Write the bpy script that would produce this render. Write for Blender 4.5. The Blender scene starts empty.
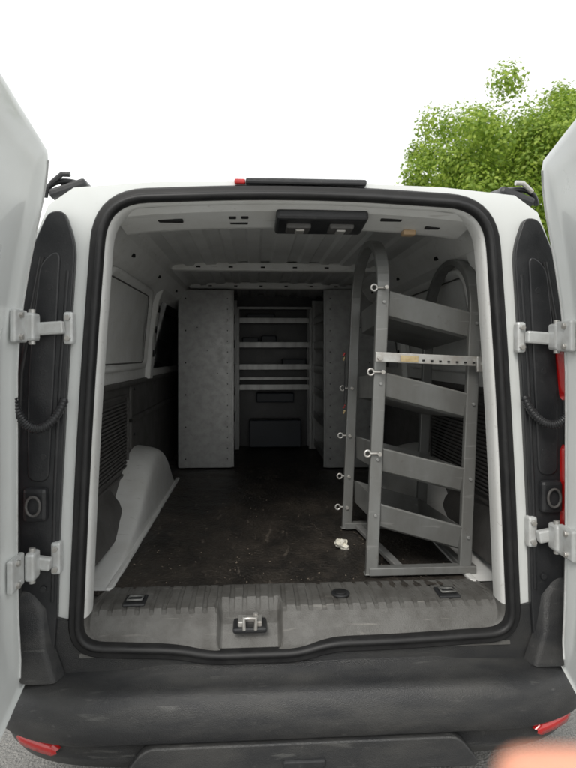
import bpy, math, random, bmesh
from mathutils import Vector, Matrix, noise as mnoise
random.seed(7)
S=bpy.context.scene
S.view_settings.view_transform='Standard'
try: S.view_settings.look='None'
except Exception: pass
S.view_settings.exposure=0
COL=S.collection

# ---------------------------------------------------------------- materials
def mat(name,c1,rough=.5,metal=0.,c2=None,scale=6.,amt=.5,bump=0.,bscale=80.,coat=0.,lo=.4,hi=.65,spec=.5,st=(1,1,1),speck=0.,spc=(.5,.45,.38),scr=0.,scc=(.3,.3,.3),scst=(1,9,9)):
    m=bpy.data.materials.new(name); m.use_nodes=True
    nt=m.node_tree; N=nt.nodes; L=nt.links
    b=N['Principled BSDF']
    tc=N.new('ShaderNodeTexCoord')
    mp=N.new('ShaderNodeMapping'); mp.inputs['Scale'].default_value=st
    L.new(tc.outputs['Object'],mp.inputs['Vector'])
    n=N.new('ShaderNodeTexNoise'); n.inputs['Scale'].default_value=scale; n.inputs['Detail'].default_value=8; n.inputs['Roughness'].default_value=.62
    L.new(mp.outputs[0],n.inputs['Vector'])
    r=N.new('ShaderNodeMapRange'); r.inputs['From Min'].default_value=lo; r.inputs['From Max'].default_value=hi
    r.inputs['To Max'].default_value=amt
    L.new(n.outputs['Fac'],r.inputs['Value'])
    def mixc(fac,a,bcol):
        mx=N.new('ShaderNodeMix'); mx.data_type='RGBA'
        L.new(fac,mx.inputs[0])
        if isinstance(a,tuple): mx.inputs[6].default_value=(*a,1)
        else: L.new(a,mx.inputs[6])
        mx.inputs[7].default_value=(*bcol,1); return mx.outputs[2]
    if c2 is None: c2=tuple(x*.6 for x in c1)
    out=mixc(r.outputs[0],c1,c2)
    if speck>0:
        n3=N.new('ShaderNodeTexNoise'); n3.inputs['Scale'].default_value=38; n3.inputs['Detail'].default_value=6; n3.inputs['Roughness'].default_value=.8
        L.new(tc.outputs['Object'],n3.inputs['Vector'])
        r3=N.new('ShaderNodeMapRange'); r3.inputs['From Min'].default_value=.60; r3.inputs['From Max'].default_value=.74; r3.inputs['To Max'].default_value=speck
        L.new(n3.outputs['Fac'],r3.inputs['Value']); out=mixc(r3.outputs[0],out,spc)
    if scr>0:
        mp2=N.new('ShaderNodeMapping'); mp2.inputs['Scale'].default_value=scst; mp2.inputs['Rotation'].default_value=(.03,.1,.15)
        L.new(tc.outputs['Object'],mp2.inputs['Vector'])
        n4=N.new('ShaderNodeTexNoise'); n4.inputs['Scale'].default_value=7; n4.inputs['Detail'].default_value=3; n4.inputs['Distortion'].default_value=.6
        L.new(mp2.outputs[0],n4.inputs['Vector'])
        r4=N.new('ShaderNodeMapRange'); r4.inputs['From Min'].default_value=.64; r4.inputs['From Max'].default_value=.72; r4.inputs['To Max'].default_value=scr
        L.new(n4.outputs['Fac'],r4.inputs['Value']); out=mixc(r4.outputs[0],out,scc)
    L.new(out,b.inputs['Base Color'])
    b.inputs['Metallic'].default_value=metal
    rr=N.new('ShaderNodeMapRange'); rr.inputs['To Min'].default_value=max(.02,rough-.12); rr.inputs['To Max'].default_value=min(1,rough+.14)
    L.new(n.outputs['Fac'],rr.inputs['Value']); L.new(rr.outputs[0],b.inputs['Roughness'])
    b.inputs['Coat Weight'].default_value=coat
    b.inputs['Specular IOR Level'].default_value=spec
    if bump>0:
        n2=N.new('ShaderNodeTexNoise'); n2.inputs['Scale'].default_value=bscale; n2.inputs['Detail'].default_value=4
        L.new(tc.outputs['Object'],n2.inputs['Vector'])
        bp=N.new('ShaderNodeBump'); bp.inputs['Strength'].default_value=bump; bp.inputs['Distance'].default_value=.01
        L.new(n2.outputs['Fac'],bp.inputs['Height']); L.new(bp.outputs[0],b.inputs['Normal'])
    return m
WHITE=mat('white_paint',(.80,.825,.815),.3,c2=(.72,.73,.70),scale=3,amt=.35,coat=.4,speck=.15,spc=(.5,.47,.42))
WIN=mat('white_interior_paint',(.77,.775,.76),.42,c2=(.58,.57,.53),scale=6,amt=.4,speck=.5,spc=(.33,.30,.26),scr=.35,scc=(.38,.36,.33))
ROOFM=mat('roof_inner_paint',(.68,.69,.68),.45,c2=(.54,.54,.52),scale=5,amt=.5)
HINGE=mat('hinge_paint',(.62,.635,.63),.33,c2=(.42,.41,.39),scale=25,amt=.5,metal=.15,speck=.3,spc=(.2,.17,.14))
BLK=mat('black_plastic',(.018,.019,.021),.34,c2=(.045,.045,.047),scale=9,amt=.5,bump=.1,bscale=200,speck=.22,spc=(.2,.19,.17))
RUB=mat('rubber_seal',(.012,.012,.013),.5,c2=(.03,.03,.03),scale=20,amt=.5,speck=.14,spc=(.25,.24,.22))
BUMP=mat('bumper_plastic',(.028,.029,.031),.36,c2=(.065,.064,.061),scale=10,amt=.7,bump=.3,bscale=380,st=(.4,1,1.6),speck=.22,spc=(.22,.21,.19),scr=.5,scc=(.12,.12,.115))
TRIM=mat('grey_trim',(.105,.102,.098),.55,c2=(.06,.057,.053),scale=9,amt=.6,bump=.3,bscale=250,speck=.2,scr=.2,scc=(.2,.19,.17))
SILL=mat('sill_plastic',(.125,.123,.116),.45,c2=(.070,.066,.06),scale=13,amt=.8,bump=.25,bscale=300,speck=.45,spc=(.05,.043,.038),scr=.55,scc=(.24,.23,.21))
MATM=mat('rubber_floor_mat',(.024,.0215,.019),.5,c2=(.080,.067,.054),scale=4.5,amt=.8,bump=.9,bscale=60,lo=.42,hi=.72,st=(1.6,.8,1),speck=.8,spc=(.20,.165,.13),scr=.6,scc=(.14,.12,.10),scst=(4,1.2,1))
RACK=mat('grey_rack_paint',(.225,.23,.225),.34,c2=(.155,.152,.142),scale=9,amt=.7,bump=.02,bscale=60,metal=.25,st=(1,1,.3),speck=.6,spc=(.09,.06,.04),scr=.4,scc=(.38,.38,.37))
RACKL=mat('galvanised_rack',(.37,.375,.37),.32,c2=(.26,.262,.255),scale=10,amt=.7,metal=.35,st=(2,2,.25),speck=.45,spc=(.16,.13,.11),scr=.45,scc=(.22,.22,.21),scst=(6,6,.8))
STEEL=mat('bare_steel',(.60,.60,.58),.35,c2=(.38,.34,.3),scale=20,amt=.7,metal=.6)
HOLE=mat('hole_black',(.01,.01,.01),.8)
GLASS=mat('dark_glass',(.015,.018,.02),.08,scale=2,coat=.5)
RED=mat('red_lens',(.50,.012,.012),.15,c2=(.34,.01,.01),scale=30,coat=.8)
TAN=mat('tan_label',(.55,.45,.26),.7,c2=(.35,.25,.12),scale=40,amt=.8)
AMB=mat('lamp_lens',(.6,.42,.25),.3)
BINM=mat('bin_plastic',(.015,.022,.035),.45,c2=(.03,.035,.04))
PAPER=mat('paper',(.85,.83,.75),.8,c2=(.7,.65,.5),scale=60)
TYRE=mat('tyre_rubber',(.02,.02,.02),.8,bump=.3)
SKIN=mat('skin',(.80,.36,.24),.5,c2=(.72,.29,.19),scale=20)
SKIN.node_tree.nodes['Principled BSDF'].inputs['Subsurface Weight'].default_value=.15
ASPH=mat('asphalt',(.20,.20,.195),.9,c2=(.34,.33,.31),scale=90,amt=.9,bump=.9,bscale=120,lo=.35,hi=.65)

# ---------------------------------------------------------------- helpers
def empty(name,loc=(0,0,0)):
    o=bpy.data.objects.new(name,None); COL.objects.link(o); o.location=loc; return o
def link(o,parent=None):
    COL.objects.link(o)
    if parent: o.parent=parent
    return o
def mesh(name,vs,fs,m,parent=None,smooth=False,mats=None,idx=None):
    me=bpy.data.meshes.new(name); me.from_pydata([tuple(v) for v in vs],[],fs); me.update()
    for k in (mats or [m]): me.materials.append(k)
    if idx: me.polygons.foreach_set('material_index',idx)
    if smooth: me.polygons.foreach_set('use_smooth',[True]*len(me.polygons))
    return link(bpy.data.objects.new(name,me),parent)
def bevel(o,w,seg=2):
    b=o.modifiers.new('b','BEVEL'); b.width=w; b.segments=seg; b.limit_method='ANGLE'; b.angle_limit=math.radians(40); return o
def box(name,x0,x1,y0,y1,z0,z1,m,parent=None,bv=.003,rot=None):
    cx,cy,cz=(x0+x1)/2,(y0+y1)/2,(z0+z1)/2
    hx,hy,hz=abs(x1-x0)/2,abs(y1-y0)/2,abs(z1-z0)/2
    vs=[(sx*hx,sy*hy,sz*hz) for sx in(-1,1) for sy in(-1,1) for sz in(-1,1)]
    fs=[(0,1,3,2),(4,6,7,5),(0,4,5,1),(2,3,7,6),(0,2,6,4),(1,5,7,3)]
    o=mesh(name,vs,fs,m,parent); o.location=(cx,cy,cz)
    if rot: o.rotation_euler=rot
    if bv: bevel(o,bv)
    return o
def multibox(name,boxes,m,parent=None,bv=0):
    vs=[];fs=[]
    for (x0,x1,y0,y1,z0,z1) in boxes:
        k=len(vs)
        vs+=[(x,y,z) for x in(x0,x1) for y in(y0,y1) for z in(z0,z1)]
        fs+=[tuple(k+i for i in f) for f in [(0,1,3,2),(4,6,7,5),(0,4,5,1),(2,3,7,6),(0,2,6,4),(1,5,7,3)]]
    o=mesh(name,vs,fs,m,parent)
    if bv: bevel(o,bv)
    return o
def tube(name,pts,r,m,parent=None,cyc=False,sm=True,typ='POLY'):
    c=bpy.data.curves.new(name,'CURVE'); c.dimensions='3D'; c.bevel_depth=r; c.bevel_resolution=4; c.use_fill_caps=True
    s=c.splines.new('NURBS' if typ=='N' else 'POLY'); s.points.add(len(pts)-1)
    for p,q in zip(s.points,pts): p.co=(*q,1)
    s.use_cyclic_u=cyc
    if typ=='N': s.order_u=4; s.use_endpoint_u=True
    c.materials.append(m)
    return link(bpy.data.objects.new(name,c),parent)
def cyl(name,loc,r,h,m,parent=None,axis='Z',seg=24,bv=.001):
    vs=[];fs=[]
    for k in(-.5,.5):
        for i in range(seg):
            a=2*math.pi*i/seg; p=(r*math.cos(a),r*math.sin(a),k*h)
            if axis=='Y': p=(p[0],p[2],p[1])
            if axis=='X': p=(p[2],p[0],p[1])
            vs.append(p)
    for i in range(seg): fs.append((i,(i+1)%seg,seg+(i+1)%seg,seg+i))
    fs.append(tuple(range(seg))[::-1]); fs.append(tuple(range(seg,2*seg)))
    o=mesh(name,vs,fs,m,parent); o.location=loc
    if bv: bevel(o,bv)
    return o
def torus(name,loc,R,r,m,parent=None,axis='Y'):
    pts=[]
    for i in range(20):
        a=2*math.pi*i/20; u,v=R*math.cos(a),R*math.sin(a)
        p={'Y':(u,0,v),'X':(0,u,v),'Z':(u,v,0)}[axis]
        pts.append((loc[0]+p[0],loc[1]+p[1],loc[2]+p[2]))
    return tube(name,pts,r,m,parent,cyc=True)
def rpoly(corners,seg=9):
    out=[]; n=len(corners)
    for i in range(n):
        p=Vector(corners[i][:2]); a=Vector(corners[i-1][:2]); b=Vector(corners[(i+1)%n][:2]); r=corners[i][2]
        da=(a-p); db=(b-p); t=min(r,da.length*.48,db.length*.48)
        A=p+da.normalized()*t; B=p+db.normalized()*t
        for k in range(seg+1):
            s=k/seg; out.append(A*(1-s)**2+p*2*s*(1-s)+B*s*s)
    return out
def normals(ring):
    n=len(ring); res=[]
    area=sum(ring[i].x*ring[(i+1)%n].y-ring[(i+1)%n].x*ring[i].y for i in range(n))
    sg=1 if area>0 else -1
    for i in range(n):
        t=(ring[(i+1)%n]-ring[i-1]).normalized()
        res.append(Vector((t.y,-t.x))*sg)
    return res
def sweep_ring(name,ring,section,m,parent,closed=False):
    nr=normals(ring); n=len(ring); vs=[];fs=[]
    for (o,y) in section:
        for p,q in zip(ring,nr):
            c=p+q*o; vs.append((c.x,y,c.y))
    k=len(section)
    for j in range(k if closed else k-1):
        for i in range(n):
            a=j*n+i;b=j*n+(i+1)%n;c=((j+1)%k)*n+(i+1)%n;d=((j+1)%k)*n+i
            fs.append((a,b,c,d))
    return mesh(name,vs,fs,m,parent,smooth=True)
def fill(name,loops,y,thick,m,parent=None,bv=0):
    c=bpy.data.curves.new(name,'CURVE'); c.dimensions='2D'; c.fill_mode='BOTH'; c.extrude=thick/2; c.bevel_depth=bv; c.bevel_resolution=2
    for lp in loops:
        s=c.splines.new('POLY'); s.points.add(len(lp)-1)
        for p,q in zip(s.points,lp): p.co=(q[0],q[1],0,1)
        s.use_cyclic_u=True
    c.materials.append(m)
    o=link(bpy.data.objects.new(name,c),parent); o.rotation_euler=(math.pi/2,0,0); o.location=(0,y,0)
    return o

# ================================================================ GROUND
R=400
ground=mesh('ground',[(-R,-R,0),(R,-R,0),(R,R,0),(-R,R,0)],[(0,1,2,3)],ASPH)

# ================================================================ VAN
van=empty('cargo_van')
V=van
ring=rpoly([(-.612,1.838,.15),(0,1.868,.4),(.612,1.838,.15),(.658,1.2,.4),(.690,.462,.10),(.30,.447,.1),(.10,.445,.1),(.0,.418,.08),(-.27,.418,.08),(-.37,.438,.1),(-.690,.455,.10),(-.658,1.2,.4)])
prof=[(.84,.28),(.90,.42),(.915,.8),(.91,1.15),(.87,1.42),(.815,1.65),(.755,1.80),(.68,1.853),(.45,1.874),(0,1.886)]
full=[(-x,z) for x,z in prof]+[(x,z) for x,z in prof[::-1][1:]]
def sec(y):
    out=[]
    for x,z in full:
        if y<.02: zz=z
        else: zz=z+(.065*min(1,y/1.2) if z>1.6 else 0)
        xx=x
        if y>3.5:
            top=[(3.5,2.0),(4.35,1.22),(4.95,1.02),(5.1,.85)]
            for (ya,za),(yb,zb) in zip(top,top[1:]):
                if ya<=y<=yb+1e-6: lim=za+(zb-za)*(y-ya)/(yb-ya)
            if zz>lim-.12: zz=lim-.12+ (zz-(lim-.12))*.12/max(.12,1.96-(lim-.12))
            xx=x*(1-.10*((y-3.5)/1.6)**3)
        out.append((xx,y,zz))
    return out
ys=[0.004,.15,.5,.8,1.2,1.7,2.3,2.75,2.8,3.5,3.9,4.35,4.7,4.95,5.1]
vs=[];fs=[];ix=[]
for y in ys: vs+=sec(y)
n=len(full)
for j in range(len(ys)-1):
    for i in range(n-1):
        fs.append((j*n+i,j*n+i+1,(j+1)*n+i+1,(j+1)*n+i))
        zm=(full[i][1]+full[i+1][1])/2; mi=0
        if 3.5<=ys[j]<4.35 and zm>1.5: mi=1
        if 2.8<=ys[j]<3.9 and 1.25<zm<1.72: mi=1
        if zm<.36: mi=2
        ix.append(mi)
k=(len(ys)-1)*n
fs.append(tuple(range(k,k+n))); ix.append(0)
mesh('body_shell',vs,fs,WHITE,V,smooth=True,mats=[WHITE,GLASS,BLK],idx=ix)
outer=[Vector((x,z)) for x,z in full if z>.4]
fill('rear_frame',[outer,[p for p in ring]],.012,.016,WHITE,V)
nrm=normals(ring)
low=[p+q*.004 for p,q in zip(ring,nrm) if p.y<.60]
fill('rear_step_trim',[[Vector(v) for v in ((-.86,.60),(-.86,.36),(.86,.36),(.86,.60))]+low],-.001,.010,BUMP,V)
sweep_ring('door_seal',ring,[(.004,0.0),(.006,-.012),(-.002,-.022),(-.010,-.014),(-.016,-.024),(-.026,-.028),(-.033,-.018),(-.035,.004),(-.028,.02)],RUB,V)
jm=sweep_ring('door_jamb',ring,[(0,.004),(-.024,.006),(-.037,.014),(-.041,.03),(-.043,.06),(-.040,.078)],WIN,V)
jm.data.materials.append(SILL)
for p in jm.data.polygons:
    if p.center.z<.555: p.material_index=1
def roofz(x):
    ph=(abs(x)+.03)%.12
    return 1.880-.03*(x/.58)**2-(.014 if .02<ph<.075 else 0)
lin=[(.63,.548),(.765,.56),(.78,.9),(.775,1.205),(.77,1.215),(.755,1.45),(.72,1.66),(.67,1.79),(.58,1.85)]
xs=[.565-.0125*i for i in range(45)]
lin+= [(x,roofz(x)) for x in xs if x>0]+[(0,roofz(0))]
lf=[(-x,z) for x,z in lin]+[(x,z) for x,z in lin[::-1][1:]]
ly=[.080]+[.165+.045*i for i in range(68)]
vs=[];fs=[];ix=[]
for j,y in enumerate(ly):
    for x,z in lf: vs.append((x,y,z))
n=len(lf)
for j in range(len(ly)-1):
    for i in range(n-1):
        fs.append((j*n+i,(j+1)*n+i,(j+1)*n+i+1,j*n+i+1))
        zm=(lf[i][1]+lf[i+1][1])/2
        ix.append(1 if zm<1.21 else (2 if zm>1.82 else 0))
mesh('inner_wall',vs,fs,WIN,V,mats=[WIN,TRIM,ROOFM],idx=ix)
lo=[Vector((x*1.08,.55+(z-.55)*1.02)) for x,z in [(-a,b) for a,b in lin[:9]]+[lin[-1]]+lin[:9][::-1]]
lo[0].y=.40; lo[-1].y=.40; lo[0].x=-.72; lo[-1].x=.72; 
fill('light_block_frame',[lo,[p-q*.039 for p,q in zip(ring,nrm)]],.082,.006,WIN,V)  # unseen filler between jamb and walls, added to block light
yb=ly[-1]
fill('bulkhead',[[Vector(p) for p in lf]],yb+.004,.01,BLK,V)
vs=[];fs=[]; nx,ny=90,160
for j in range(ny+1):
    for i in range(nx+1):
        x=-.765+1.53*i/nx; y=.17+(yb-.17)*j/ny
        q=mnoise.noise(Vector((x*3,y*9+x*2,7)))
        wr=.008*q**.7 if q>0 else 0
        vs.append((x,y,.552+.007*mnoise.noise(Vector((x*5,y*5,3)))+.004*mnoise.noise(Vector((x*18,y*18,1)))+wr))
for j in range(ny):
    for i in range(nx): a=j*(nx+1)+i; fs.append((a,a+1,a+nx+2,a+nx+1))
mesh('floor_mat',vs,fs,MATM,V,smooth=True)
def arch(name,s):
    pr=[(.20,.0),(.3,.01),(.5,.02),(.70,.06),(.88,.13),(1.02,.21),(1.18,.275),(1.38,.285),(1.55,.24),(1.68,.14),(1.78,.04),(1.82,0)]
    vs=[];fs=[]
    for y,h in pr:
        for (x,f) in [(.79,1.10),(.70,1.06),(.655,.97),(.640,.8),(.632,.0)]:
            vs.append((s*x,y,.545+.012+h*f))
    for j in range(len(pr)-1):
        for i in range(4): a=j*5+i; fs.append((a,a+1,a+6,a+5))
    o=mesh(name,vs,fs,WIN,V,smooth=True)
    m=o.modifiers.new('s','SUBSURF'); m.levels=2; m.render_levels=2
    box(name+'_strip',s*.617,s*.64,.20,1.9,.548,.564,WIN,V,.005)
arch('wheel_arch_a',-1); arch('wheel_arch_b',1)
# trim overlapping the arch's near foot
for s,t in((-1,'a'),(1,'b')):
    vs=[];fs=[]
    for y,h in ((.17,.20),(.35,.15),(.55,.11),(.72,.10),(.80,.12)):
        vs+=[(s*.70,y,.585+h*.10),(s*.735,y,.60+h*.8),(s*.775,y,.63+h)]
    for j in range(4):
        for i in range(2): a=j*3+i; fs.append((a,a+1,a+4,a+3))
    mesh('trim_foot_'+t,vs,fs,TRIM,V,smooth=True)
def wall_x(z): 
    for (x0,z0),(x1,z1) in zip(lin[1:9],lin[2:9]):
        if z0<=z<=z1: return x0+(x1-x0)*(z-z0)/(z1-z0)
    return .7
for s,t in((-1,'a'),(1,'b')):
    loop=rpoly([(.50,1.69,.08),(1.40,1.69,.08),(1.48,1.29,.08),(.46,1.29,.08)],6)
    nl=normals(loop); vs=[];fs=[]
    sect=[(.018,.0),(.012,-.018),(-.006,-.020),(-.016,-.002),(-.03,.0)]
    for (o_,dx) in sect:
        for p,q in zip(loop,nl):
            c=p+q*o_; vs.append((s*(wall_x(c.y)+dx+ -.002),c.x,c.y))
    m_=len(loop)
    for j in range(len(sect)-1):
        for i in range(m_):
            fs.append((j*m_+i,j*m_+(i+1)%m_,(j+1)*m_+(i+1)%m_,(j+1)*m_+i))
    mesh('window_blank_frame_'+t,vs,fs,WIN,V,smooth=True)
    tube('window_gasket_'+t,[(s*(wall_x((p+q*-.02).y)-.004),(p+q*-.02).x,(p+q*-.02).y) for p,q in zip(loop,nl)],.0035,TRIM,V,cyc=True)
    l2=rpoly([(1.76,1.68,.06),(2.9,1.68,.06),(2.9,1.27,.06),(1.72,1.27,.06)],6)
    vs=[(s*(wall_x(p.y)-.006),p.x,p.y) for p in l2]
    mesh('side_window_'+t,vs,[tuple(range(len(vs)))],GLASS,V)
    for yy in (.33,1.60):
        vs=[];fs=[]
        zs=[1.215,1.3,1.45,1.55,1.66,1.75,1.80]
        for z in zs:
            x=wall_x(z)
            for dx,dy in ((.0,-.055),(-.03,-.04),(-.03,.04),(0,.055)): vs.append((s*(x+dx+.001),yy+dy,z))
        for j in range(len(zs)-1):
            for i in range(3): a=j*4+i; fs.append((a,a+1,a+5,a+4))
        bevel(mesh('pillar_%s_%d'%(t,int(yy*10)),vs,fs,WIN,V),.006)
    multibox('pillar_slots_'+t,[(s*(wall_x(z)-.034),s*(wall_x(z)-.02),1.588,1.612,z-.02,z+.02) for z in (1.36,1.5,1.62)],HOLE,V)
    tube('wall_seam_'+t,[(s*(wall_x(1.745)-.002),y,1.745) for y in (.1,1.0,2.0,3.0)],.004,WIN,V)
    box('trim_ledge_'+t,s*.755,s*.78,.12,yb,1.196,1.222,TRIM,V,.008)
    multibox('trim_ribs_'+t,[(s*.764,s*.779,.36,1.08,.80+.0165*i,.809+.0165*i) for i in range(20)],TRIM,V,.002)
    tube('rib_border_'+t,[(s*.772,p.x,p.y) for p in rpoly([(.32,1.15,.05),(1.12,1.15,.05),(1.12,.77,.05),(.32,.77,.05)],5)],.008,TRIM,V,cyc=True)
    bevel(multibox('trim_swage_'+t,[(s*.765,s*.785,1.18,2.9,1.0,1.03),(s*.765,s*.785,1.18,1.21,.87,1.19)],TRIM,V),.006)
    for i,(y,z) in enumerate(((.25,1.17),(1.3,1.17),(1.9,1.17),(.25,.95),(1.3,.93))): cyl('trim_screw_%s_%d'%(t,i),(s*.774,y,z),.008,.008,BLK,V,'X',12)
    vs=[];fs=[]
    for y in (.12,1.0,2.0,yb):
        for x,z in ((.715,1.70),(.66,1.735),(.615,1.80),(.60,1.86)): vs.append((s*x,y,z))
    for j in range(3):
        for i in range(3): a=j*4+i; fs.append((a,a+1,a+5,a+4))
    mesh('roof_rail_'+t,vs,fs,WIN,V,smooth=False)
    multibox('rail_slots_'+t,[(s*.634,s*.652,y,y+.035,1.757,1.772) for y in (.62,1.25,1.9)],HOLE,V,.003)
for i,yy in enumerate((1.45,2.3)):
    bevel(multibox('roof_bow_%d'%i,[(-.60,.60,yy-.035,yy+.035,1.822,1.872)],WIN,V),.012)
    multibox('bow_slots_%d'%i,[(x-.012,x+.012,yy-.037,yy-.030,1.838,1.846) for x in [-.45+.18*k for k in range(6)]],HOLE,V)
vs=[];fs=[]
HC=lambda x:.03*max(0,(1-(x/.57)**2))**.8
for x in [-.57+.038*i for i in range(31)]:
    c=HC(x)
    for y,z in ((.03,1.790),(.06,1.776),(.20,1.758),(.232,1.760),(.245,1.775),(.25,1.875)): vs.append((x,y,z+c))
for j in range(30):
    for i in range(5): a=j*6+i; fs.append((a,a+1,a+7,a+6))
bevel(mesh('header_panel',vs,fs,WIN,V,smooth=False),.004)
hs=[]
def hz(x,y): return 1.776-(y-.06)*.128+HC(x)
for x,y,w,d in ((-.41,.12,.04,.014),(-.21,.11,.012,.010),(-.17,.11,.012,.010),(-.19,.16,.03,.006),(.31,.10,.035,.010),(.46,.14,.025,.010)):
    z=hz(x,y); hs.append((x-w,x+w,y-d,y+d,z-.004,z+.01))
multibox('header_slots',hs,HOLE,V,.003)
dx=.045
box('latch_housing',-.115+dx,.180+dx,.045,.20,1.770,1.805,BLK,V,.01,rot=(math.radians(-6),0,0))
multibox('latch_inserts',[(-.08+dx,-.0+dx,.085,.165,1.759,1.780),(.06+dx,.14+dx,.085,.165,1.759,1.780)],TRIM,V,.006)
multibox('latch_strikers',[(-.05+dx,-.02+dx,.10,.15,1.753,1.770),(.085+dx,.115+dx,.10,.15,1.753,1.770)],STEEL,V,.004)
box('cargo_lamp',.37,.415,.17,.21,1.762,1.780,AMB,V,.006)
for i,(x,z) in enumerate([(-.592,1.60),(-.603,1.42),(-.622,1.1),(-.632,.85),(.592,1.60),(.62,1.12),(.632,.85),(.608,1.35)]):
    s=1 if x>0 else -1
    cyl('jamb_plug_%d'%i,(x+s*.006,.055,z),.008,.012,HOLE if i%2 else STEEL,V,'X',16)

# ---- sill plate
vs=[];fs=[]; NX=300
yp=[(.235,.553),(.21,.556),(.16,.556),(.12,.555),(.085,.553),(.065,.549),(.05,.540),(.035,.523),(.02,.503),(.006,.482),(-.004,.462),(-.010,.445)]
for y,z in yp:
    for i in range(NX+1):
        x=-.645+1.29*i/NX
        w=.632+ min(.028,(.235-y)*.19); xx=x*w/.645
        rel=xx+.153
        dip=max(0,min(1,(.105-abs(rel))/.02)); dip=dip*dip*(3-2*dip)
        dy=max(0,min(1,(.10-y)/.02))
        ph=(xx*1000)%42
        rib=.005 if (y>.055 and y<.22 and 6<ph<34) else 0
        if dip>0: rib*=(1-dy)
        zz=z+rib-dip*dy*.035*(1 if y>0 else .3)
        vs.append((xx,y,zz))
for j in range(len(yp)-1):
    for i in range(NX): a=j*(NX+1)+i; fs.append((a,a+1,a+NX+2,a+NX+1))
mesh('sill_plate',vs,fs,SILL,V)
multibox('striker_plate',[(-.205,-.10,.0,.075,.497,.515)],BLK,V,.006)
multibox('striker_block',[(-.19,-.165,.01,.06,.51,.53),(-.14,-.115,.01,.06,.51,.53),(-.19,-.115,.04,.062,.512,.527)],STEEL,V,.004)
tube('striker_loop',[(-.17,.0,.51),(-.17,.0,.545),(-.135,.0,.545),(-.135,.0,.51)],.006,STEEL,V)
for i,(x,y) in enumerate(((-.17,.03),(-.135,.05))): cyl('striker_bolt_%d'%i,(x,y,.532),.008,.012,STEEL,V)
for i,x in enumerate((-.52,.50)):
    box('tie_down_tray_%d'%i,x-.035,x+.035,.075,.15,.555,.564,BLK,V,.004)
    tube('tie_down_ring_%d'%i,[(x-.022,.13,.566),(x-.022,.09,.571),(x+.022,.09,.571),(x+.022,.13,.566)],.0035,RACK,V,cyc=True)
cyl('sill_plug',(.145,.12,.563),.030,.008,BLK,V,'Z',32,.003)
cyl('sill_plug_centre',(.145,.12,.568),.020,.004,RUB,V,'Z',32,.001)

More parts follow.
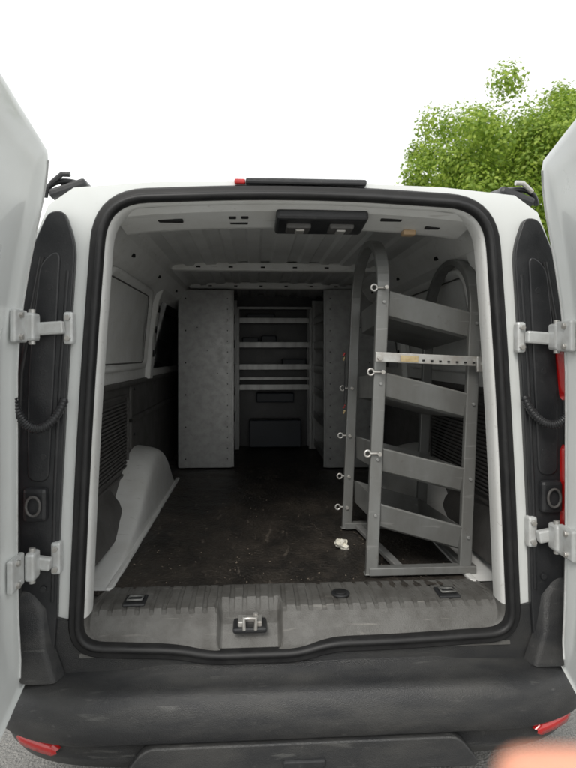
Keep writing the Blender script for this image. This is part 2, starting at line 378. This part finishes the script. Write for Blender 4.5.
# ---- black side panels, hinges, lamps
HZ={-1:((1.43,'upper'),(.75,'lower')),1:((1.405,'upper'),(.80,'lower'))}
for s,t in((-1,'a'),(1,'b')):
    pl=rpoly([(s*x,z,r) for x,z,r in [(.705,1.775,.02),(.672,1.68,.05),(.70,1.25,.2),(.722,.80,.1),(.728,.55,.05),(.74,.40,.02),(.872,.40,.02),(.888,.9,.2),(.885,1.2,.2),(.845,1.45,.2),(.79,1.67,.1),(.745,1.77,.02)]],5)
    fill('pillar_trim_'+t,[pl],-.008,.016,BLK,V,.004)
    pl=rpoly([(s*x,z,r) for x,z,r in [(.715,1.66,.03),(.735,1.25,.1),(.748,.98,.04),(.80,.98,.04),(.80,1.3,.1),(.765,1.62,.03)]],5)
    fill('trim_raised_'+t,[pl],-.016,.010,BLK,V,.005)
    tube('trim_bead_'+t,[(s*.735,-.018,.62),(s*.728,-.018,.95),(s*.712,-.018,1.3),(s*.69,-.018,1.6)],.006,BLK,V)
    tube('trim_bead2_'+t,[(s*.825,-.018,.52),(s*.84,-.018,.95),(s*.825,-.018,1.3),(s*.765,-.018,1.64)],.008,RUB,V)
    for i,z in enumerate((1.55,1.30,1.05,.66)): cyl('trim_clip_%s_%d'%(t,i),(s*(.76-.02*(z>1.5)),-.022,z),.009,.010,BLK,V,'Y',16)
    for part,zz in (('lower',[.76,.775,.85,.95,1.03,1.055,1.07]),('upper',[1.21,1.225,1.26,1.31,1.35,1.375,1.39])):
        vs=[];fs=[]
        for z in zz:
            xo=.905 if s<0 else .853
            if z>1.2: xo-=(z-1.2)*.1
            e=.010 if z in(zz[0],zz[-1]) else 0
            for dx_,dy in((-.040,-.016+e),(-.028,-.045+e*2),(.0,-.055+e*2),(.018,-.04+e),(.022 if s<0 else .06,.06),(.012 if s<0 else .06,.20)): vs.append((s*(xo+dx_),dy,z))
        for j in range(len(zz)-1):
            for i in range(5): a=j*6+i; fs.append((a,a+1,a+7,a+6))
        fs.append(tuple(range(6))); fs.append(tuple(range((len(zz)-1)*6,len(zz)*6)))
        mesh('tail_lamp_%s_%s'%(part,t),vs,fs,RED,V,smooth=True)
    for hz_,nm in HZ[s]:
        xw=.672 if nm=='upper' else .708
        tilt=math.radians(4 if nm=='upper' else -10)
        box('hinge_plate_%s_%s'%(nm,t),s*xw,s*(xw+.030),-.030,.0,hz_-.048,hz_+.048,HINGE,V,.008)
        box('hinge_arm_%s_%s'%(nm,t),s*(xw+.02),s*.80,-.058,-.034,hz_-.022,hz_+.016,HINGE,V,.006,rot=(0,s*tilt,0))
        box('hinge_knuckle_%s_%s'%(nm,t),s*.757,s*.785,-.10,-.05,hz_-.04,hz_+.04,HINGE,V,.008)
        cyl('hinge_pin_%s_%s'%(nm,t),(s*.771,-.078,hz_),.009,.100,STEEL,V)
        for k in(-1,1):
            cyl('hinge_bolt_%s_%s_%d'%(nm,t,k),(s*(xw+.015),-.034,hz_+k*.030),.009,.012,STEEL,V,'Y',6)
            cyl('hinge_dbolt_%s_%s_%d'%(nm,t,k),(s*.79,-.12,hz_+k*.03),.008,.014,HINGE,V,'X',6)
    box('check_strap_'+t,s*.745,s*.815,-.04,-.012,.86,.96,BLK,V,.012)
    tube('check_strap_loop_'+t,[(s*(.78+.02*math.cos(a)),-.05,.91+.028*math.sin(a)) for a in [i*math.pi/8 for i in range(16)]],.004,TRIM,V,cyc=True)
    K=[Vector((s*.70,-.02,1.22)),Vector((s*.715,-.05,1.14)),Vector((s*.765,-.09,1.10)),Vector((s*.80,-.10,1.16)),Vector((s*.81,-.11,1.23))]
    c=bpy.data.curves.new('wiring_loom_'+t,'CURVE'); c.dimensions='3D'; c.bevel_depth=1; c.bevel_resolution=3; c.use_fill_caps=True
    sp=c.splines.new('POLY'); NP=120; sp.points.add(NP-1)
    for i in range(NP):
        u=i/(NP-1); P=[k.copy() for k in K]
        while len(P)>1: P=[P[j].lerp(P[j+1],u) for j in range(len(P)-1)]
        sp.points[i].co=(*P[0],1); sp.points[i].radius=.0125+.0013*(1 if (i//2)%2 else -1)
    c.materials.append(BLK); link(bpy.data.objects.new('wiring_loom_'+t,c),V)

# ---- bumper
def bo(u,ins):
    a=u*math.pi/2
    W=.950-ins; D=.66-ins
    c,si=abs(math.cos(a)),abs(math.sin(a)); e=2/5.0
    x=W*(si**e)*(1 if u>=0 else -1); y=.5-D*(c**e)
    return x,y
rows=[(.159,.416),(.150,.414),(.144,.404),(.06,.398),(.035,.392),(.014,.380),(.002,.354),(-.004,.315),(-.002,.277),(.006,.268),(.022,.262),(.026,.22),(.045,.185),(.09,.178)]
us=[-1+2*i/160 for i in range(161)]
vs=[];fs=[]
for ins,z in rows:
    for u in us:
        x,y=bo(u,ins)
        dy=.012*max(0,1-(x/.62)**6) if abs(x)<.62 and ins<.03 and z>.25 else 0
        vs.append((x,y+dy,z))
n=len(us)
for j in range(len(rows)-1):
    for i in range(n-1): a=j*n+i; fs.append((a,a+1,a+n+1,a+n))
mesh('rear_bumper',vs,fs,BUMP,V,smooth=True)
for s,t in((-1,'a'),(1,'b')):
    vs=[];fs=[]
    for z,xi,xo,yy in((.40,.70,.93,-.06),(.50,.735,.93,-.05),(.60,.75,.925,-.035),(.66,.80,.92,-.02)):
        vs+=[(s*xi,-.014,z),(s*(xi+.015),yy,z),(s*(xo-.05),yy,z),(s*xo,yy+.06,z),(s*(xo+.005),.3,z)]
    for j in range(3):
        for i in range(4): a=j*5+i; fs.append((a,a+1,a+6,a+5))
    fs.append((15,16,17,18,19))
    o=mesh('bumper_corner_'+t,vs,fs,BUMP,V,smooth=True); bevel(o,.012,3)
    vs=[];fs=[]
    ul=[u for u in [i/400 for i in range(400)] if .69<=bo(u,0)[0]<=.82]
    m_=len(ul)
    for z,i_ in((.232,.020),(.235,.006),(.262,.004),(.266,.018)):
        for q,u in enumerate(ul):
            f=min(1,min(q,m_-1-q)/8)
            x,y=bo(u,i_); zc=.249
            vs.append((s*x,y,zc+(z-zc)*(.35+.65*f)+ (x-.7)*.10))
    for j in range(3):
        for i in range(m_-1): a=j*m_+i; fs.append((a,a+1,a+m_+1,a+m_))
    mesh('reflector_'+t,vs,fs,RED,V,smooth=True)
pl=rpoly([(-.50,.185,.02),(-.44,.262,.03),(.44,.262,.03),(.50,.185,.02)],5)
fill('bumper_plate_recess',[pl],-.142,.02,BUMP,V,.005)
multibox('number_plate_lamp',[(-.06,.06,-.165,-.145,.20,.222)],BLK,V,.005)

# ---- brake lamp and roof bits
multibox('high_brake_lamp',[(-.165,.205,-.022,.05,1.868,1.887)],BLK,V,.006)
multibox('high_brake_lens',[(-.20,-.166,-.018,.04,1.868,1.884)],RED,V,.005)
for s,t in((-1,'a'),(1,'b')):
    tube('roof_rail_bar_'+t,[(s*.74,.10,1.89),(s*.735,.16,1.93),(s*.73,.5,1.985),(s*.73,2.6,2.0),(s*.735,2.8,1.95)],.012,BLK,V,typ='N')
    box('rack_foot_'+t,s*.66,s*.78,.06,.14,1.855,1.885,BLK,V,.01,rot=(0,s*.35,0))
    tube('rack_clamp_'+t,[(s*.80,.10,1.85),(s*.79,.08,1.885),(s*.755,.08,1.905),(s*.70,.08,1.89)],.009,BLK,V,typ='N')
    tube('rack_lever_'+t,[(s*.77,.07,1.885),(s*.735,.06,1.91),(s*.71,.06,1.91)],.008,BLK if s<0 else STEEL,V)
box('roof_cross_bar',-.76,.76,2.18,2.22,1.972,1.992,BLK,V,.006)

# ---- wheels
for i,(s,yy) in enumerate(((-1,1.15),(1,1.15),(-1,4.15),(1,4.15))):
    cyl('tyre_%d'%i,(s*.80,yy,.325),.325,.21,TYRE,V,'X',48,.03)
    cyl('rim_%d'%i,(s*.90,yy,.325),.20,.03,STEEL,V,'X',32,.01)
    multibox('rim_spokes_%d'%i,[(s*.912,s*.925,yy-.02,yy+.02,.15,.50),(s*.912,s*.925,yy-.17,yy+.17,.305,.345)],STEEL,V,.006)
    cyl('wheel_well_%d'%i,(s*.86,yy,.345),.385,.12,HOLE,V,'X',48,.01)
multibox('underbody',[(-.8,.8,.1,4.9,.22,.40)],BLK,V,.02)

# ---- rear doors
def door(name,s,hx,slope,length,topx):
    par=empty(name); par.parent=V
    def X(z,u):
        t=max(0,(z-1.32)/.58); return hx-(hx-topx)*t**1.5-(0.02*max(0,(.75-z)/.35)**2) - slope*u
    zs=[.44,.46,.50,.60,.75,.9,1.05,1.2,1.3,1.4,1.5,1.6,1.7,1.78,1.84,1.88,1.905]
    def edge(z):
        e=0
        if z>1.74: e=.10*(1-math.sqrt(max(0,1-((z-1.74)/.166)**2)))
        if z<.54: e=.06*(1-math.sqrt(max(0,1-((.54-z)/.101)**2)))
        return e
    m_=24; vs=[];fs=[]
    for z in zs:
        e=edge(z)
        for j in range(m_+1):
            u=e+(length-2*e)*j/m_
            rimd=min(u-e,length-e-u, z-.44+.0, 1.905-z)
            rec=.018*max(0,min(1,(rimd-.05)/.02))
            vs.append((s*(X(z,u)+rec),-.085-u,z))
        for j in range(m_,-1,-1):
            u=e+(length-2*e)*j/m_
            bow=.095 + .02*math.sin(math.pi*j/m_)
            vs.append((s*(X(z,u)+bow),-.085-u+.02*(1-2*j/m_),z))
    w=2*(m_+1)
    for j in range(len(zs)-1):
        for i in range(w): fs.append((j*w+i,j*w+(i+1)%w,(j+1)*w+(i+1)%w,(j+1)*w+i))
    fs.append(tuple(range(w))); fs.append(tuple(range((len(zs)-1)*w,len(zs)*w)))
    o=mesh('door_shell',vs,fs,WHITE,par,smooth=True); bevel(o,.012,3)
    tube('door_edge_seal',[(s*(X(z,edge(z))+.035),-.079-edge(z),z) for z in zs],.005,TRIM,par)
    tube('door_hem_seam',[(s*(X(z,edge(z)+.022)-.001),-.085-edge(z)-.022,z) for z in zs[1:-1]],.003,HINGE,par)
    for k,z in enumerate(HZ[s]):
        z=z[0]
        box('door_hinge_leaf_%d'%k,s*(X(z,.05)-.012),s*(X(z,.05)+.006),-.17,-.09,z-.045,z+.045,HINGE,par,.006)
        for q in(-.03,.03): cyl('leaf_bolt',(s*(X(z,.05)-.014),-.14,z+q),.009,.012,STEEL,par,'X',6)
    tube('door_latch_rod',[(s*(X(.9,length-.1)+.0),-.085-length+.1,.9),(s*(X(1.3,length-.1)),-.085-length+.1,1.3)],.006,STEEL,par)
    multibox('door_slots',[(s*(X(z,u)+.012)-.006,s*(X(z,u)+.012)+.006,-.085-u-.03,-.085-u+.03,z-.012,z+.012) for z in (.62,1.62) for u in (.35,.42)],HOLE,par,.004)
door('rear_door_a',-1,.805,.148,.70,.705)
door('rear_door_b',1,.790,.25,.52,.70)

# ================================================================ front rack (hooped)
rk=empty('metal_shelf_rack')
def strip(name,path,hw,ht,m,parent,updir=Vector((1,0,0))):
    vs=[];fs=[];n=len(path)
    for i,p in enumerate(path):
        p=Vector(p); t=(Vector(path[min(i+1,n-1)])-Vector(path[max(i-1,0)])).normalized()
        nn=t.cross(updir).normalized()
        for a,b in((1,1),(1,-1),(-1,-1),(-1,1)): vs.append(p+updir*hw*a+nn*ht*b)
    for i in range(n-1):
        for k in range(4): fs.append((i*4+k,i*4+(k+1)%4,(i+1)*4+(k+1)%4,(i+1)*4+k))
    fs.append((0,1,2,3)); fs.append(tuple(4*(n-1)+k for k in(3,2,1,0)))
    return bevel(mesh(name,vs,fs,m,parent),.004,3)
def hoop(name,xb,xt,yf,yk,ztop):
    r=(yk-yf)/2; pts=[]; rz=r*.8
    zc=ztop-rz
    def xx(z): return xb+(xt-xb)*(z-.56)/(1.6-.56)
    for z in (.565,.8,1.1,1.35,zc): pts.append((xx(z),yf,z))
    for k in range(1,24):
        a=math.pi*k/24; z=zc+rz*math.sin(a); pts.append((xx(z),yf+r-r*math.cos(a),z))
    for z in (zc,1.35,1.1,.8,.565): pts.append((xx(z),yk,z))
    return strip(name,pts,.022,.013,RACK,rk)
YK=.80
hoop('hoop_a',.280,.322,.27,YK,1.795)
hoop('hoop_b',.620,.663,.27,YK,1.725)
def X_l(z): return .280+.042*(z-.56)/1.04
for i,zt in enumerate((1.575,1.283,1.012,.812)):
    xl=X_l(zt)+.024; xr=xl+.294
    dz=-.075 if i<3 else -.085
    P=[(.262,zt+.004),(.258,zt),(.285,zt-.080),(.30,zt-.088),(YK-.02,zt-.125),(YK-.01,zt-.03)]
    vs=[];fs=[]
    for (y,z) in P: vs+= [(xl,y,z),(xr,y,z+dz)]
    for j in range(5): a=2*j; fs.append((a,a+1,a+3,a+2))
    o=mesh('tray_%d'%i,vs,fs,RACK,rk); sd=o.modifiers.new('s','SOLIDIFY'); sd.thickness=.004; sd.offset=0; bevel(o,.002)
    for k,(x,d) in enumerate(((xl+.002,0),(xr-.002,dz))):
        vs=[(x,y,z+d) for y,z in P]
        o=mesh('tray_end_%d_%d'%(i,k),vs,[tuple(range(6))],RACK,rk); sd=o.modifiers.new('s','SOLIDIFY'); sd.thickness=.003
    for x,d in ((xl-.022,0),(xr+.022,dz)): cyl('tray_bolt',(x,.254,zt-.035+d),.006,.006,RACKL,rk,'Y',6)
for i,(y,z) in enumerate(((.27,.578),(YK,.578))):
    box('base_bar_%d'%i,.27,.66,y-.018,y+.018,z-.016,z+.012,RACK,rk,.003)
box('base_rail_a',.345,.375,.29,YK-.02,.566,.584,RACKL,rk,.003,rot=(0,0,.12))
box('base_rail_b',.612,.640,.29,YK-.02,.566,.584,RACK,rk,.003)
for i,(x,y,z) in enumerate(((X_l(1.59)-.035,.25,1.59),(X_l(1.29)-.035,.25,1.29),(X_l(1.0)-.035,.25,1.0),(.262,YK,1.20),(.252,YK,.985),(.248,YK,.80),(.24,YK,.66))):
    torus('eye_bolt_%d'%i,(x,y,z),.011,.0038,STEEL,rk,'Y'); cyl('bolt_shank_%d'%i,(x+.022,y,z),.0045,.03,STEEL,rk,'X',12)
    cyl('bolt_nut_%d'%i,(x+.04,y-.016,z),.008,.012,STEEL,rk,'Y',6)
for i,(z,c) in enumerate(((1.345,RED),(1.325,TAN),(1.11,RED),(1.085,TAN))):
    box('zip_tag_%d'%i,.262,.270,YK-.02,YK-.01,z,z+.018,c,rk,.002,rot=(.3,.4,0))
tube('hanging_cord',[(.275,YK-.02,1.36),(.262,YK-.03,1.30),(.272,YK-.02,1.22),(.262,YK-.03,1.12)],.0025,BLK,rk,typ='N')
tr=empty('securing_strap'); tr.parent=rk
box('track',.285,.695,.218,.226,1.318,1.352,STEEL,tr,.002,rot=(0,math.radians(2.6),0))
multibox('track_holes',[(.45+.03*i,.458+.03*i,.213,.219,1.328-.0014*i,1.334-.0014*i) for i in range(8)],HOLE,tr)
box('label',.372,.435,.212,.2175,1.326,1.348,TAN,tr,.001,rot=(0,math.radians(2.6),0))
box('track_bracket',.640,.70,.20,.217,1.29,1.345,STEEL,tr,.003)
cyl('track_bolt',(.665,.196,1.318),.010,.012,STEEL,tr,'Y',6)
cyl('track_bolt_b',(.30,.212,1.34),.010,.012,STEEL,tr,'Y',6)

# ================================================================ side shelves
def side_rack(name,s,xi,xo,y0,y1,z0,z1,zs,m):
    p=empty(name)
    pts=rpoly([(s*xo,z0,.01),(s*xo,z1-.03,.03),(s*(xo-.06),z1,.02),(s*xi,z1,.02),(s*xi,z0,.01)],3)
    fill('end_panel',[pts],y0,.006,m,p,.001)
    fill('end_panel_back',[pts],y1,.006,m,p,.001)
    bevel(multibox('end_flange',[(s*xi-.003,s*xi+.003,y0-.0,y0+.03,z0,z1),],m,p),.001)
    hb=[]
    for k in range(16):
        z=z0+.06+(z1-z0-.12)*k/15
        hb+=[(s*xi+s*.03-.003,s*xi+s*.03+.003,y0-.006,y0-.0035,z-.004,z+.004)]
        if k%3==0: hb+=[(s*xo-s*.05-.004,s*xo-s*.05+.004,y0-.006,y0-.0035,z-.005,z+.005)]
    for k in range(3): hb+=[(s*(xi+.10+.07*k)-.003,s*(xi+.10+.07*k)+.003,y0-.006,y0-.0035,1.22+.16*k,1.226+.16*k)]
    multibox('panel_holes',hb,HOLE,p)
    for i,z in enumerate(zs):
        multibox('shelf_%d'%i,[(min(s*xi,s*xo)+.004,max(s*xi,s*xo)-.004,y0+.004,y1-.004,z,z+.004),
          (s*xi-.003,s*xi+.003,y0+.03,y1-.03,z-.02,z+.035)],m,p,.001)
    multibox('posts',[(s*xi-.014,s*xi+.014,yy-.014,yy+.014,z0,z1) for yy in (y0+.02,y1-.02)],m,p,.002)
    return p
side_rack('storage_shelf',-1,.295,.665,2.2,2.95,.565,1.805,(.62,.85,1.06,1.24,1.43,1.63),RACKL)
side_rack('storage_shelf',1,.36,.72,2.15,2.95,.565,1.805,(.62,.85,1.05,1.23,1.42,1.62),RACKL)
bk=empty('storage_shelf')
for i,z in enumerate((1.07,1.155,1.24,1.426,1.63)):
    h=.045 if i!=1 else .02
    multibox('shelf_%d'%i,[(-.27,.33,2.97,3.14,z-.003,z+.001),(-.27,.33,2.962,2.968,z-.012,z-.012+h)],RACKL,bk,.001)
multibox('posts',[(x-.012,x+.012,2.955,2.98,.56,1.75) for x in(-.275,.335)]+[(x-.012,x+.012,3.12,3.145,.56,1.75) for x in(-.275,.335)],RACKL,bk,.002)
multibox('side_rungs',[(-.28,-.27,2.97,3.13,z,z+.02) for z in(.7,.95,1.5,1.72)],RACKL,bk)
multibox('shelf_bins',[(-.24,-.10,2.985,3.12,1.43,1.50),(-.08,.05,2.985,3.12,1.43,1.515),(.10,.30,2.985,3.12,1.245,1.32),(-.2,.04,2.985,3.12,1.635,1.70),(-.18,.26,2.99,3.12,.57,.80),(-.12,.20,2.985,3.10,.95,1.03)],BINM,bk,.008)
bevel(multibox('top_rail',[(-.28,.34,2.95,2.975,1.735,1.755)],RACKL,bk),.002)

bm=bmesh.new(); bmesh.ops.create_icosphere(bm,subdivisions=3,radius=.026)
for v in bm.verts:
    v.co*=1+.9*mnoise.noise(v.co*55)+.4*mnoise.noise(v.co*140); v.co.z*=.7
me=bpy.data.meshes.new('crumpled_paper'); bm.to_mesh(me); bm.free(); me.materials.append(PAPER)
o=link(bpy.data.objects.new('crumpled_paper',me)); o.location=(.225,.56,.574)
DIRT=mat('dirt_crumbs',(.22,.18,.14),.9,c2=(.12,.1,.08),scale=50,amt=.9)
vs=[];fs=[]
for k in range(300):
    x=random.uniform(-.6,.6); y=.25+2.2*random.random()**1.5; r=random.uniform(.001,.004)
    z=.556+.007*mnoise.noise(Vector((x*5,y*5,3)))
    i=len(vs); a=random.uniform(0,3)
    for q in range(4): vs.append((x+r*math.cos(a+q*1.57)*random.uniform(.6,1.6),y+r*math.sin(a+q*1.57)*random.uniform(.6,1.6),z))
    vs.append((x,y,z+r*.9)); fs+=[(i+q,i+(q+1)%4,i+4) for q in range(4)]
mesh('floor_dirt',vs,fs,DIRT,V)

# ================================================================ TREE
tree=empty('leafy_tree')
TC=Vector((6.4,9.9,4.15))
bark=mat('bark',(.09,.07,.05),.9,c2=(.04,.03,.025),scale=12,bump=1,bscale=30)
leafm=bpy.data.materials.new('foliage'); leafm.use_nodes=True
nt=leafm.node_tree; N=nt.nodes; L=nt.links; b=N['Principled BSDF']
ge=N.new('ShaderNodeNewGeometry'); cr_=N.new('ShaderNodeValToRGB')
L.new(ge.outputs['Random Per Island'],cr_.inputs[0])
e=cr_.color_ramp.elements; e[0].color=(.15,.26,.03,1); e[1].color=(.46,.58,.10,1)
x=e.new(.5); x.color=(.30,.43,.055,1)
L.new(cr_.outputs[0],b.inputs['Base Color']); b.inputs['Roughness'].default_value=.5
tr_=N.new('ShaderNodeBsdfTranslucent'); L.new(cr_.outputs[0],tr_.inputs[0])
ms=N.new('ShaderNodeMixShader'); ms.inputs[0].default_value=.45
L.new(b.outputs[0],ms.inputs[1]); L.new(tr_.outputs[0],ms.inputs[2]); L.new(ms.outputs[0],N['Material Output'].inputs[0])
def taper(name,pts,r0,r1):
    c=bpy.data.curves.new(name,'CURVE'); c.dimensions='3D'; c.bevel_depth=1; c.bevel_resolution=3
    s=c.splines.new('POLY'); s.points.add(len(pts)-1)
    for i,(p,q) in enumerate(zip(s.points,pts)): p.co=(*q,1); p.radius=r0+(r1-r0)*i/(len(pts)-1)
    c.materials.append(bark); return link(bpy.data.objects.new(name,c),tree)
base=Vector((6.6,10.2,0))
taper('trunk',[base,base+Vector((.05,0,.8)),base+Vector((-.1,0,1.6)),base+Vector((0,.1,2.6)),base+Vector((.1,0,3.6))],.28,.14)
blobs=[]
while len(blobs)<290:
    d=Vector((random.gauss(0,1),random.gauss(0,1),random.gauss(0,1)))
    if d.length<.1: continue
    d.normalize(); rr=random.uniform(.55,1.0)
    if d.z<-.5: continue
    lump=1+.24*mnoise.noise(d*2.6+Vector((4,1,2)))
    c=TC+Vector((d.x*3.8,d.y*3.0,d.z*2.85))*rr*lump
    blobs.append((c,random.uniform(.30,.60)))
for k in range(14):
    c,_=blobs[k*9]; a=base+Vector((0,0,random.uniform(1.6,3.2)))
    mid=a.lerp(c,.5)+Vector((0,0,.3)); taper('limb_%d'%k,[a,mid,c],.09,.02)
vs=[];fs=[]
for c,r in blobs:
    for k in range(640):
        d=Vector((random.gauss(0,1),random.gauss(0,1),random.gauss(0,1))).normalized()
        p=c+d*r*(random.random()**.35)*random.uniform(.85,1.12); p.z-=0.1*random.random()
        nn=(d+Vector((random.uniform(-.7,.7),random.uniform(-.7,.7),random.uniform(-.2,.9)))).normalized()
        t=nn.orthogonal().normalized(); t=(Matrix.Rotation(random.uniform(0,6.28),3,nn)@t); bt=nn.cross(t)
        sz=random.uniform(.022,.044); i=len(vs)
        vs+=[p-t*sz*1.2,p+bt*sz*.75-nn*sz*.1,p+t*sz*1.2,p-bt*sz*.75-nn*sz*.1]; fs.append((i,i+1,i+2,i+3))
mesh('crown',vs,fs,leafm,tree)

# ================================================================ HAND
CX,CY,CZ=-.14,-1.7,1.35
A=math.radians(3.5)
def cam(l,d,z): return Vector((CX+l*math.cos(A)+d*math.sin(A),CY-l*math.sin(A)+d*math.cos(A),CZ+z))
J=[];E=[];Rr=[]
def jv(p,r): J.append(cam(*p)); Rr.append(r); return len(J)-1
root=jv((.150,.105,-.150),.024)
wr=jv((.185,.10,-.205),.026); E.append((root,wr))
fa=jv((.23,.08,-.30),.033); E.append((wr,fa))
def finger(kn,pts,r):
    a=jv(kn,.0115); E.append((root,a)); 
    for i,p in enumerate(pts):
        q=jv(p,r*(1-.1*i)); E.append((a,q)); a=q
finger((.120,.107,-.112),[(.090,.110,-.098),(.064,.114,-.0915),(.043,.116,-.0925)],.0112)
finger((.115,.105,-.134),[(.082,.100,-.138),(.060,.10,-.150),(.052,.102,-.166)],.0095)
finger((.120,.102,-.152),[(.088,.096,-.162),(.070,.096,-.176),(.066,.10,-.190)],.009)
finger((.130,.100,-.168),[(.103,.094,-.182),(.088,.094,-.194),(.084,.098,-.206)],.0078)
finger((.160,.085,-.140),[(.140,.065,-.130),(.118,.055,-.122)],.0105)
me=bpy.data.meshes.new('hand'); me.from_pydata([tuple(v) for v in J],E,[]); me.update(); me.materials.append(SKIN)
hand=link(bpy.data.objects.new('hand',me))
sk=hand.modifiers.new('skin','SKIN')
for i,v in enumerate(me.skin_vertices[0].data): v.radius=(Rr[i],Rr[i]); v.use_root=(i==0)
sk.use_smooth_shade=True
ss=hand.modifiers.new('ss','SUBSURF'); ss.levels=2; ss.render_levels=2

# ================================================================ LIGHT / WORLD / CAMERA
w=bpy.data.worlds.new('World'); S.world=w; w.use_nodes=True
nt=w.node_tree; N=nt.nodes; L=nt.links
bg=N['Background']; sky=N.new('ShaderNodeTexSky'); sky.sky_type='NISHITA'; sky.sun_disc=False
el,az=44,200
sky.sun_elevation=math.radians(el); sky.sun_rotation=math.radians(az); sky.dust_density=4
tc=N.new('ShaderNodeTexCoord'); nz=N.new('ShaderNodeTexNoise'); nz.inputs['Scale'].default_value=2.2; nz.inputs['Detail'].default_value=6
L.new(tc.outputs['Generated'],nz.inputs['Vector'])
rp=N.new('ShaderNodeValToRGB'); rp.color_ramp.elements[0].color=(7.5,7.7,7.7,1); rp.color_ramp.elements[1].color=(10,10,9.8,1)
rp.color_ramp.elements[0].position=.35; rp.color_ramp.elements[1].position=.6
L.new(nz.outputs['Fac'],rp.inputs[0])
mx=N.new('ShaderNodeMix'); mx.data_type='RGBA'; mx.inputs[0].default_value=.94
L.new(sky.outputs[0],mx.inputs[6]); L.new(rp.outputs[0],mx.inputs[7]); L.new(mx.outputs[2],bg.inputs['Color'])
bg.inputs['Strength'].default_value=.15
sd=bpy.data.lights.new('sun','SUN'); sd.energy=1.5; sd.angle=math.radians(20); sd.color=(1,.96,.90)
so=link(bpy.data.objects.new('sun',sd))
ds=Vector((math.sin(math.radians(az))*math.cos(math.radians(el)),math.cos(math.radians(az))*math.cos(math.radians(el)),math.sin(math.radians(el))))
so.rotation_euler=ds.to_track_quat('Z','Y').to_euler()

cd=bpy.data.cameras.new('camera'); co=link(bpy.data.objects.new('camera',cd))
cd.sensor_fit='VERTICAL'; cd.sensor_height=36; cd.sensor_width=27; cd.lens=36*555/768
cd.shift_y=-29/768
cd.clip_start=.01; cd.clip_end=2000
cd.dof.use_dof=True; cd.dof.focus_distance=2.3; cd.dof.aperture_fstop=4.5
co.location=(CX,CY,CZ); co.rotation_euler=(math.pi/2,0,-A)
S.camera=co
